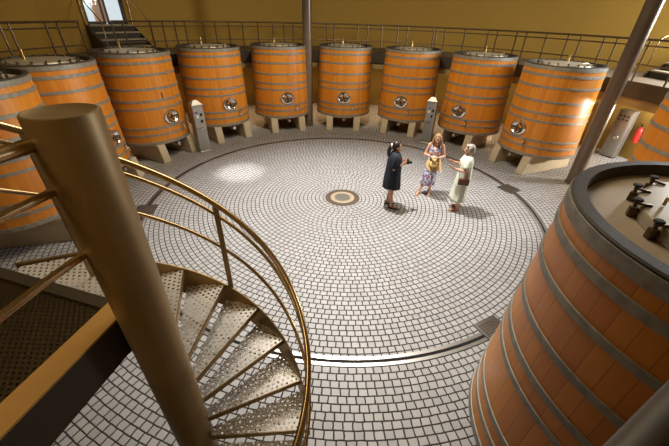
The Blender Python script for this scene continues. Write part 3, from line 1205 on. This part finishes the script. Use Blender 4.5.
def hand(bm, wrist, direction, palm_n, s=1.0, curl=0.5, side=1):
    """five-fingered hand: direction along the fingers, palm_n out of the palm"""
    d = Vector(direction).normalized()
    n_ = Vector(palm_n)
    n_ = (n_ - d * n_.dot(d)).normalized()
    x = d.cross(n_) * side                       # towards the thumb
    w = Vector(wrist)
    for k in range(4):
        o_ = x * (0.024 - 0.016 * k)
        capsule(bm, w + d * 0.01 + o_ * 0.7, w + d * 0.075 * s + o_, 0.013, 0.011, 8)
    ln = (0.066, 0.074, 0.070, 0.055)
    for k in range(4):
        b0 = w + d * 0.078 * s + x * (0.0255 - 0.017 * k)
        d1 = (d * math.cos(curl * 0.5) + n_ * math.sin(curl * 0.5))
        d2 = (d * math.cos(curl * 1.5) + n_ * math.sin(curl * 1.5))
        m1 = b0 + d1 * ln[k] * 0.5
        capsule(bm, b0, m1, 0.0085, 0.008, 8)
        capsule(bm, m1, m1 + d2 * ln[k] * 0.5, 0.008, 0.007, 8)
    t0 = w + d * 0.025 + x * 0.02
    t1 = t0 + (d * 0.6 + x * 0.7 + n_ * 0.25).normalized() * 0.042
    capsule(bm, t0, t1, 0.012, 0.0095, 8)
    capsule(bm, t1, t1 + (d * 0.85 + n_ * 0.4 + x * 0.1).normalized() * 0.032, 0.0095, 0.008, 8)


def figure(label, loc, rz, J, skin):
    """J: joints in the figure's own frame (faces +X, left is +Y)"""
    t = thing('person', label, 'person', loc, rz)
    bm = BM()
    V = Vector
    for s, k in ((1, 'l'), (-1, 'r')):
        hip, kn, an, toe = V(J['hip_' + k]), V(J['knee_' + k]), V(J['ankle_' + k]), V(J['toe_' + k])
        capsule(bm, hip, kn, 0.082, 0.050)
        mid = kn.lerp(an, 0.33) + V((-0.012, 0, 0))
        capsule(bm, kn, mid, 0.048, 0.052)
        capsule(bm, mid, an, 0.052, 0.032)
        heel = an + V((-0.03, 0, -0.035)) if 'heel_' + k not in J else V(J['heel_' + k])
        capsule(bm, an, heel, 0.034, 0.026)
        ball = heel.lerp(toe, 0.72)
        capsule(bm, heel, ball, 0.027, 0.030)
        capsule(bm, an + V((0.01, 0, -0.015)), ball, 0.030, 0.024)
        capsule(bm, ball, toe, 0.030, 0.018)
        sh, el, wr = V(J['shoulder_' + k]), V(J['elbow_' + k]), V(J['wrist_' + k])
        capsule(bm, sh, el, 0.047, 0.036)
        capsule(bm, el, el.lerp(wr, 0.35), 0.036, 0.036)
        capsule(bm, el.lerp(wr, 0.35), wr, 0.036, 0.023)
        hand(bm, wr, J['hand_' + k], J['palm_' + k], 1.0, J.get('curl', 0.7), s if J.get('thumb_up', True) else -s)
        capsule(bm, V(J['neck']) + V((0, 0, -0.02)), sh, 0.048, 0.048)
    pel = (V(J['hip_l']) + V(J['hip_r'])) / 2
    sp = V(J['waist'])
    ch = V(J['chest'])
    for c, r in ((pel + V((-0.005, 0, 0.02)), (0.115, 0.165, 0.12)), (sp, (0.092, 0.132, 0.12)), (sp.lerp(pel, 0.5), (0.105, 0.152, 0.12)), (ch, (0.108, 0.148, 0.15)), (ch.lerp(sp, 0.5), (0.097, 0.135, 0.12))):
        sphere(bm, c, r, u=20, v=14)
    for s in (1, -1):
        sphere(bm, ch + V((0.075, s * 0.07, -0.045)), (0.058, 0.062, 0.058))
    nk, hd = V(J['neck']), V(J['head'])
    hm = J.get('head_rot', Matrix())
    capsule(bm, nk + V((-0.01, 0, -0.05)), hd + hm @ V((-0.02, 0, -0.06)), 0.054, 0.049)
    sphere(bm, hd + hm @ V((-0.012, 0, 0.025)), (0.092, 0.074, 0.098), hm, 22, 16)
    sphere(bm, hd + hm @ V((0.018, 0, -0.035)), (0.066, 0.058, 0.082), hm, 22, 16)
    sphere(bm, hd + hm @ V((0.058, 0, -0.092)), (0.022, 0.026, 0.018), hm)
    capsule(bm, hd + hm @ V((0.080, 0, 0.010)), hd + hm @ V((0.098, 0, -0.028)), 0.009, 0.013, 8)
    for s in (1, -1):
        sphere(bm, hd + hm @ V((-0.012, s * 0.074, -0.012)), (0.018, 0.008, 0.030), hm)
        sphere(bm, hd + hm @ V((0.070, s * 0.030, 0.026)), (0.014, 0.024, 0.008), hm)
    body = remesh(bm, 'body', skin, t, 0.0062, 3)
    for s in (1, -1):
        bm = BM()
        sphere(bm, hd + hm @ V((0.073, s * 0.031, 0.004)), (0.008, 0.013, 0.006), hm)
        obj('eye', bm, MT['eye'], body)
    bm = BM()
    sphere(bm, hd + hm @ V((0.078, 0, -0.060)), (0.009, 0.024, 0.008), hm)
    obj('mouth', bm, MT['lips'], body)
    return t, body, hd, hm


def loft(bm, levels, segs=44, folds=9, seed=0):
    """levels: (z, cx, cy, rx, ry, fold)"""
    rnd = random.Random(seed)
    ph = [rnd.uniform(0, 6.28) for _ in range(3)]
    rings = []
    for z, cx, cy, rx, ry, fo in levels:
        rg = []
        for k in range(segs):
            a = 2 * PI * k / segs
            q = 1 + fo * (0.6 * math.sin(folds * a + ph[0]) + 0.4 * math.sin((folds + 4) * a + ph[1] + z * 3))
            rg.append(bm.verts.new((cx + rx * q * math.cos(a), cy + ry * q * math.sin(a), z + (0.012 * math.sin(3 * a + ph[2]) if fo > 0.03 else 0))))
        rings.append(rg)
    for a, b in zip(rings, rings[1:]):
        for k in range(segs):
            j = (k + 1) % segs
            bm.faces.new((a[k], a[j], b[j], b[k]))


def cloth(name, bm, mat, parent, thick=0.005, sub=1):
    o = obj(name, bm, mat, parent, autosm=False)
    if sub:
        s = o.modifiers.new('sub', 'SUBSURF')
        s.levels = s.render_levels = sub
    s = o.modifiers.new('thick', 'SOLIDIFY')
    s.thickness = thick
    s.offset = 1
    return o


def sandals(t, J, mat):
    for k in ('l', 'r'):
        an, toe = Vector(J['ankle_' + k]), Vector(J['toe_' + k])
        heel = an + Vector((-0.045, 0, 0))
        d = (toe - heel)
        d.z = 0
        a = math.atan2(d.y, d.x)
        c = (heel + toe) / 2
        zb = J.get('sole_' + k, 0.0)
        M_ = Matrix.Translation((c.x, c.y, zb)) @ Matrix.Rotation(a, 4, 'Z')
        ln = d.length + 0.05
        bm = BM()
        pts = []
        for q in range(24):
            f = 2 * PI * q / 24
            x = ln / 2 * math.cos(f)
            wd = 0.045 if math.cos(f) > 0 else 0.036
            pts.append((x, wd * math.copysign(abs(math.sin(f)) ** 0.6, math.sin(f))))
        prism(bm, pts, 0.0, 0.022)
        for x, h in ((ln * 0.22, 0.052), (-ln * 0.08, 0.085)):
            tube(bm, [(x, -0.042, 0.015), (x, -0.034, h * 0.8), (x, 0, h), (x, 0.034, h * 0.8), (x, 0.042, 0.015)], 0.010, 8)
        tube(bm, [(-ln * 0.18, -0.036, 0.02), (-ln * 0.42, -0.028, 0.075), (-ln * 0.50, 0, 0.08), (-ln * 0.42, 0.028, 0.075), (-ln * 0.18, 0.036, 0.02)], 0.008, 8)
        bmesh.ops.transform(bm, matrix=M_, verts=bm.verts)
        obj('sandal', bm, mat, t)


def rot(x=0, y=0, z=0):
    return Matrix.Rotation(z, 4, 'Z') @ Matrix.Rotation(y, 4, 'Y') @ Matrix.Rotation(x, 4, 'X')


# --- woman in the navy dress: stands at left of the group, turned to the right, camera in her hands
J = dict(hip_l=(0, 0.085, 0.84), hip_r=(0, -0.085, 0.84), knee_l=(0.03, 0.095, 0.47), knee_r=(0.015, -0.095, 0.47), ankle_l=(-0.05, 0.11, 0.085), ankle_r=(0.03, -0.105, 0.085),
         toe_l=(0.12, 0.15, 0.035), toe_r=(0.20, -0.15, 0.035), shoulder_l=(0.0, 0.165, 1.36), shoulder_r=(0.0, -0.165, 1.36),
         elbow_l=(-0.01, 0.22, 1.09), elbow_r=(-0.02, -0.22, 1.09), wrist_l=(0.185, 0.11, 1.19), wrist_r=(0.185, -0.10, 1.18),
         hand_l=(0.8, -0.45, 0.25), hand_r=(0.8, 0.45, 0.25), palm_l=(0, -1, 0.2), palm_r=(0, 1, 0.2), curl=0.9, waist=(-0.01, 0, 1.03), chest=(-0.005, 0, 1.23), neck=(-0.01, 0, 1.42), head=(0.025, 0, 1.545),
         head_rot=rot(y=0.08))
t, body, hd, hm = figure('woman in navy tunic dress with dark ponytail, holding a camera, left of the group', (1.36, 7.19, 0), math.radians(-4), J, MT['skin'])
bm = BM()
loft(bm, [(0.56, 0.0, 0, 0.215, 0.255, 0.05), (0.66, -0.005, 0, 0.21, 0.25, 0.04), (0.84, -0.01, 0, 0.195, 0.235, 0.03), (1.0, -0.005, 0, 0.18, 0.215, 0.02), (1.18, 0.0, 0, 0.172, 0.20, 0.01),
          (1.30, 0.0, 0, 0.155, 0.195, 0.0), (1.375, -0.005, 0, 0.115, 0.175, 0.0), (1.42, -0.01, 0, 0.085, 0.115, 0.0), (1.44, -0.01, 0, 0.072, 0.08, 0.0)], folds=8, seed=2)
cloth('dress', bm, MT['navy'], t)
for s, k in ((1, 'l'), (-1, 'r')):
    bm = BM()
    sh, el, wr = (Vector(J[q + k]) for q in ('shoulder_', 'elbow_', 'wrist_'))
    tube(bm, [sh + Vector((0, -s * 0.05, 0.01)), sh, sh.lerp(el, 0.5), el + Vector((-0.01, 0, 0)), el.lerp(wr, 0.3), el.lerp(wr, 0.6)], [0.07, 0.072, 0.064, 0.062, 0.058, 0.056], 16, cap=False)
    cloth('sleeve', bm, MT['navy'], t)
sandals(t, J, MT['sandal'])
bm = BM()
sphere(bm, hd + Vector((-0.028, 0, 0.035)), (0.098, 0.084, 0.100), None, 22, 16)
sphere(bm, hd + Vector((-0.05, 0, -0.01)), (0.075, 0.080, 0.085), None, 22, 16)
capsule(bm, hd + Vector((-0.11, 0, 0.03)), hd + Vector((-0.15, 0, 0.02)), 0.03, 0.032)
capsule(bm, hd + Vector((-0.15, 0, 0.02)), hd + Vector((-0.185, 0.0, -0.09)), 0.038, 0.048)
capsule(bm, hd + Vector((-0.185, 0, -0.09)), hd + Vector((-0.19, 0.0, -0.22)), 0.048, 0.026)
hr = remesh(bm, 'hair', MT['darkhair'], t, 0.008, 3)
bm = BM()
lathe(bm, [(0.026, -0.016), (0.05, -0.012), (0.052, 0.012), (0.028, 0.016)], 18, close=True)
bmesh.ops.transform(bm, matrix=Matrix.Translation(hd + Vector((-0.14, 0, 0.022))) @ Matrix.Rotation(PI / 2, 4, 'Y'), verts=bm.verts)
obj('scrunchie', bm, MT['paper'], hr)
bm = BM()
for s in (1, -1):
    sphere(bm, hd + Vector((0.055, s * 0.036, 0.115)), (0.03, 0.032, 0.010), rot(y=0.5))
tube(bm, [hd + Vector((-0.05, 0.09, 0.04)), hd + Vector((0.04, 0.078, 0.105)), hd + Vector((0.068, 0, 0.118)), hd + Vector((0.04, -0.078, 0.105)), hd + Vector((-0.05, -0.09, 0.04))], 0.006, 8)
sg = obj('sunglasses', bm, MT['black'], None)
sg.location = (1.36, 7.19, 0)
sg.rotation_euler = (0, 0, math.radians(-4))
tag(sg, 'black sunglasses pushed up on the dark hair of the woman in navy', 'sunglasses')
cm = thing('photo_camera', 'black camera held at the chest by the woman in navy', 'camera', (1.36 + 0.30, 7.17, 1.20), math.radians(-4))
bm = BM()
box(bm, (0, 0, 0.0), (0.05, 0.12, 0.085), bevel=0.008)
box(bm, (0.0, 0, 0.052), (0.035, 0.045, 0.025), bevel=0.005)
obj('camera_body', bm, MT['black'], cm)
bm = BM()
lathe(bm, [(0, 0), (0.034, 0), (0.036, 0.07), (0.031, 0.075), (0.028, 0.06), (0, 0.055)], 24)
bmesh.ops.transform(bm, matrix=Matrix.Translation((0.024, 0, -0.003)) @ Matrix.Rotation(PI / 2, 4, 'Y'), verts=bm.verts)
obj('lens', bm, MT['black'], cm)

# --- woman in the floral dress: looks down at a paper, straw hat hanging before her, one foot behind
J = dict(hip_l=(0, 0.08, 0.83), hip_r=(0, -0.08, 0.83), knee_l=(0.05, 0.06, 0.46), knee_r=(-0.0, -0.09, 0.46), ankle_l=(0.02, 0.03, 0.085), ankle_r=(0.12, -0.22, 0.085),
         toe_l=(0.19, 0.05, 0.035), toe_r=(0.29, -0.27, 0.035), shoulder_l=(0.0, 0.155, 1.34), shoulder_r=(0.0, -0.155, 1.34),
         elbow_l=(0.03, 0.235, 1.09), elbow_r=(0.03, -0.235, 1.09), wrist_l=(0.21, 0.10, 1.10), wrist_r=(0.21, -0.11, 1.12),
         hand_l=(0.6, -0.75, 0.1), hand_r=(0.6, 0.75, 0.1), palm_l=(-0.1, -0.5, 1.0), palm_r=(-0.1, 0.5, 1.0), curl=0.8, thumb_up=False, waist=(-0.01, 0, 1.02), chest=(-0.005, 0, 1.21), neck=(0.0, 0, 1.40), head=(0.055, 0, 1.515),
         head_rot=rot(y=0.5))
T2 = (2.50, 7.97, 0)
RZ2 = math.radians(-108)
t, body, hd, hm = figure('woman in a sleeveless blue floral dress looking down, middle of the group', T2, RZ2, J, MT['skin'])
bm = BM()
loft(bm, [(0.30, 0.04, -0.05, 0.155, 0.19, 0.07), (0.45, 0.03, -0.03, 0.155, 0.185, 0.06), (0.65, 0.01, -0.01, 0.15, 0.18, 0.04), (0.84, -0.005, 0, 0.145, 0.185, 0.025), (0.96, -0.01, 0, 0.125, 0.165, 0.015), (1.05, -0.01, 0, 0.108, 0.146, 0.0),
          (1.16, 0.01, 0, 0.125, 0.155, 0.0), (1.235, 0.01, 0, 0.130, 0.155, 0.0), (1.30, 0.0, 0, 0.112, 0.150, 0.0)], folds=10, seed=5)
cloth('dress', bm, MT['floral'], t)
for s in (1, -1):
    bm = BM()
    tube(bm, [(0.105, s * 0.09, 1.28), (0.07, s * 0.105, 1.37), (0.0, s * 0.11, 1.405), (-0.08, s * 0.10, 1.36), (-0.105, s * 0.09, 1.28)], 0.017, 10)
    obj('shoulder_strap', bm, MT['floral'], t)
sandals(t, J, MT['tan'])
bm = BM()
sphere(bm, hd + hm @ Vector((-0.03, 0, 0.035)), (0.098, 0.086, 0.102), hm, 22, 16)
for s in (1, -1):
    capsule(bm, hd + hm @ Vector((-0.02, s * 0.072, 0.02)), hd + Vector((-0.01, s * 0.105, -0.13)), 0.035, 0.040)
    capsule(bm, hd + Vector((-0.01, s * 0.105, -0.13)), hd + Vector((0.02, s * 0.10, -0.21)), 0.040, 0.022)
capsule(bm, hd + hm @ Vector((-0.09, 0, 0.0)), hd + Vector((-0.13, 0, -0.19)), 0.07, 0.05)
remesh(bm, 'hair', MT['blondhair'], t, 0.008, 3)


def place_local(o, T, rz, p, extra=0):
    v = Matrix.Rotation(rz, 4, 'Z') @ Vector(p)
    o.location = (T[0] + v.x, T[1] + v.y, T[2] + v.z)
    o.rotation_euler = (0, 0, rz + extra)


hat = thing('straw_hat', 'wide straw hat with dark band hanging in front of the floral dress', 'hat')
place_local(hat, T2, RZ2, (0.255, 0.02, 0.93))
bm = BM()
lathe(bm, [(0.185, 0.012), (0.15, 0.0), (0.10, 0.004), (0.095, 0.02), (0.092, 0.07), (0.08, 0.10), (0.04, 0.108), (0, 0.106)], 40)
HM = Matrix.Rotation(1.15, 4, 'Y')
bmesh.ops.transform(bm, matrix=HM, verts=bm.verts)
cloth('hat_shell', bm, MT['straw'], hat, 0.006, 0)
bm = BM()
lathe(bm, [(0.102, 0.012), (0.100, 0.045)], 40)
bmesh.ops.transform(bm, matrix=HM, verts=bm.verts)
cloth('hat_band', bm, MT['black'], hat, 0.003, 0)
bm = BM()
for k in range(5):
    tube(bm, [HM @ Vector((0.02, 0.15, 0.03)), HM @ Vector((0.05 + 0.02 * k, 0.19 + 0.008 * k, 0.05)), HM @ Vector((0.11 + 0.02 * k, 0.17 + 0.012 * k, 0.05))], 0.014, 8)
obj('straw_bow', bm, MT['straw'], hat)
pp = thing('folded_paper', 'small white folded paper in the hands of the woman in floral dress', 'paper')
place_local(pp, T2, RZ2, (0.325, 0.0, 1.145))
bm = BM()
box(bm, None, (0.10, 0.15, 0.004), mtx=Matrix.Rotation(-0.3, 4, 'Y'))
box(bm, None, (0.10, 0.15, 0.004), mtx=Matrix.Translation((0.0, 0, 0.006)) @ Matrix.Rotation(-0.22, 4, 'Y'))
obj('sheet', bm, MT['paper'], pp, smooth=False)

# --- woman in the pale mint dress: faces left, hands raised before her, brown bag at the hip
J = dict(hip_l=(0, 0.085, 0.84), hip_r=(0, -0.085, 0.84), knee_l=(0.03, 0.09, 0.46), knee_r=(0.01, -0.09, 0.46), ankle_l=(0.0, 0.10, 0.085), ankle_r=(-0.06, -0.11, 0.085),
         toe_l=(0.17, 0.14, 0.035), toe_r=(0.11, -0.15, 0.035), shoulder_l=(0.0, 0.165, 1.35), shoulder_r=(0.0, -0.165, 1.35),
         elbow_l=(0.04, 0.24, 1.10), elbow_r=(0.10, -0.21, 1.12), wrist_l=(0.27, 0.17, 1.13), wrist_r=(0.30, -0.06, 1.21),
         hand_l=(0.9, -0.1, 0.3), hand_r=(0.85, 0.3, 0.35), palm_l=(0, -0.7, 0.7), palm_r=(0, 1.0, 0.3), curl=0.45, waist=(-0.01, 0, 1.03), chest=(-0.005, 0, 1.22), neck=(-0.005, 0, 1.42), head=(0.03, 0, 1.54),
         head_rot=rot(y=0.06))
T3 = (3.02, 7.13, 0)
RZ3 = math.radians(168)
t, body, hd, hm = figure('woman with short grey hair in a long pale mint dress, facing left', T3, RZ3, J, MT['skin'])
bm = BM()
loft(bm, [(0.30, 0.03, 0.02, 0.195, 0.225, 0.09), (0.42, 0.02, 0.01, 0.19, 0.215, 0.075), (0.62, 0.01, 0, 0.178, 0.205, 0.05), (0.84, 0.0, 0, 0.17, 0.20, 0.03), (1.02, -0.005, 0, 0.145, 0.175, 0.012), (1.15, 0.01, 0, 0.146, 0.175, 0.0), (1.25, 0.005, 0, 0.142, 0.180, 0.0),
          (1.34, 0.0, 0, 0.112, 0.170, 0.0), (1.39, -0.005, 0, 0.088, 0.115, 0.0), (1.41, -0.01, 0, 0.082, 0.085, 0.0)], folds=9, seed=8)
cloth('dress', bm, MT['mint'], t)
for s, k in ((1, 'l'), (-1, 'r')):
    bm = BM()
    sh, el = (Vector(J[q + k]) for q in ('shoulder_', 'elbow_'))
    tube(bm, [sh + Vector((0, -s * 0.05, 0.01)), sh, sh.lerp(el, 0.4), sh.lerp(el, 0.75)], [0.066, 0.070, 0.070, 0.076], 16, cap=False)
    cloth('sleeve', bm, MT['mint'], t)
sandals(t, J, MT['tan'])
bm = BM()
sphere(bm, hd + Vector((-0.028, 0, 0.038)), (0.104, 0.090, 0.104), None, 22, 16)
sphere(bm, hd + Vector((-0.055, 0, -0.02)), (0.078, 0.088, 0.090), None, 22, 16)
for s in (1, -1):
    capsule(bm, hd + Vector((0.0, s * 0.078, 0.05)), hd + Vector((-0.02, s * 0.085, -0.04)), 0.026, 0.024)
capsule(bm, hd + Vector((0.05, 0.05, 0.095)), hd + Vector((0.05, -0.05, 0.095)), 0.026, 0.026)
remesh(bm, 'hair', MT['greyhair'], t, 0.008, 3)
bag = thing('shoulder_bag', 'small brown leather bag hanging at the hip of the woman in mint', 'bag')
place_local(bag, T3, RZ3, (0.02, 0.25, 0.86))
bm = BM()
box(bm, (0, 0, 0), (0.25, 0.07, 0.16), bevel=0.022)
obj('pouch', bm, MT['leather'], bag)
bm = BM()
box(bm, (0, 0.038, 0.035), (0.235, 0.010, 0.09), bevel=0.004)
obj('flap', bm, MT['leather'], bag)
bm = BM()
tube(bm, [(-0.10, -0.02, 0.07), (-0.10, -0.09, 0.30), (-0.06, -0.22, 0.52), (-0.02, -0.36, 0.565), (0.08, -0.30, 0.50), (0.15, -0.13, 0.30), (0.11, -0.02, 0.07)], 0.007, 8)
obj('strap', bm, MT['leather'], bag)
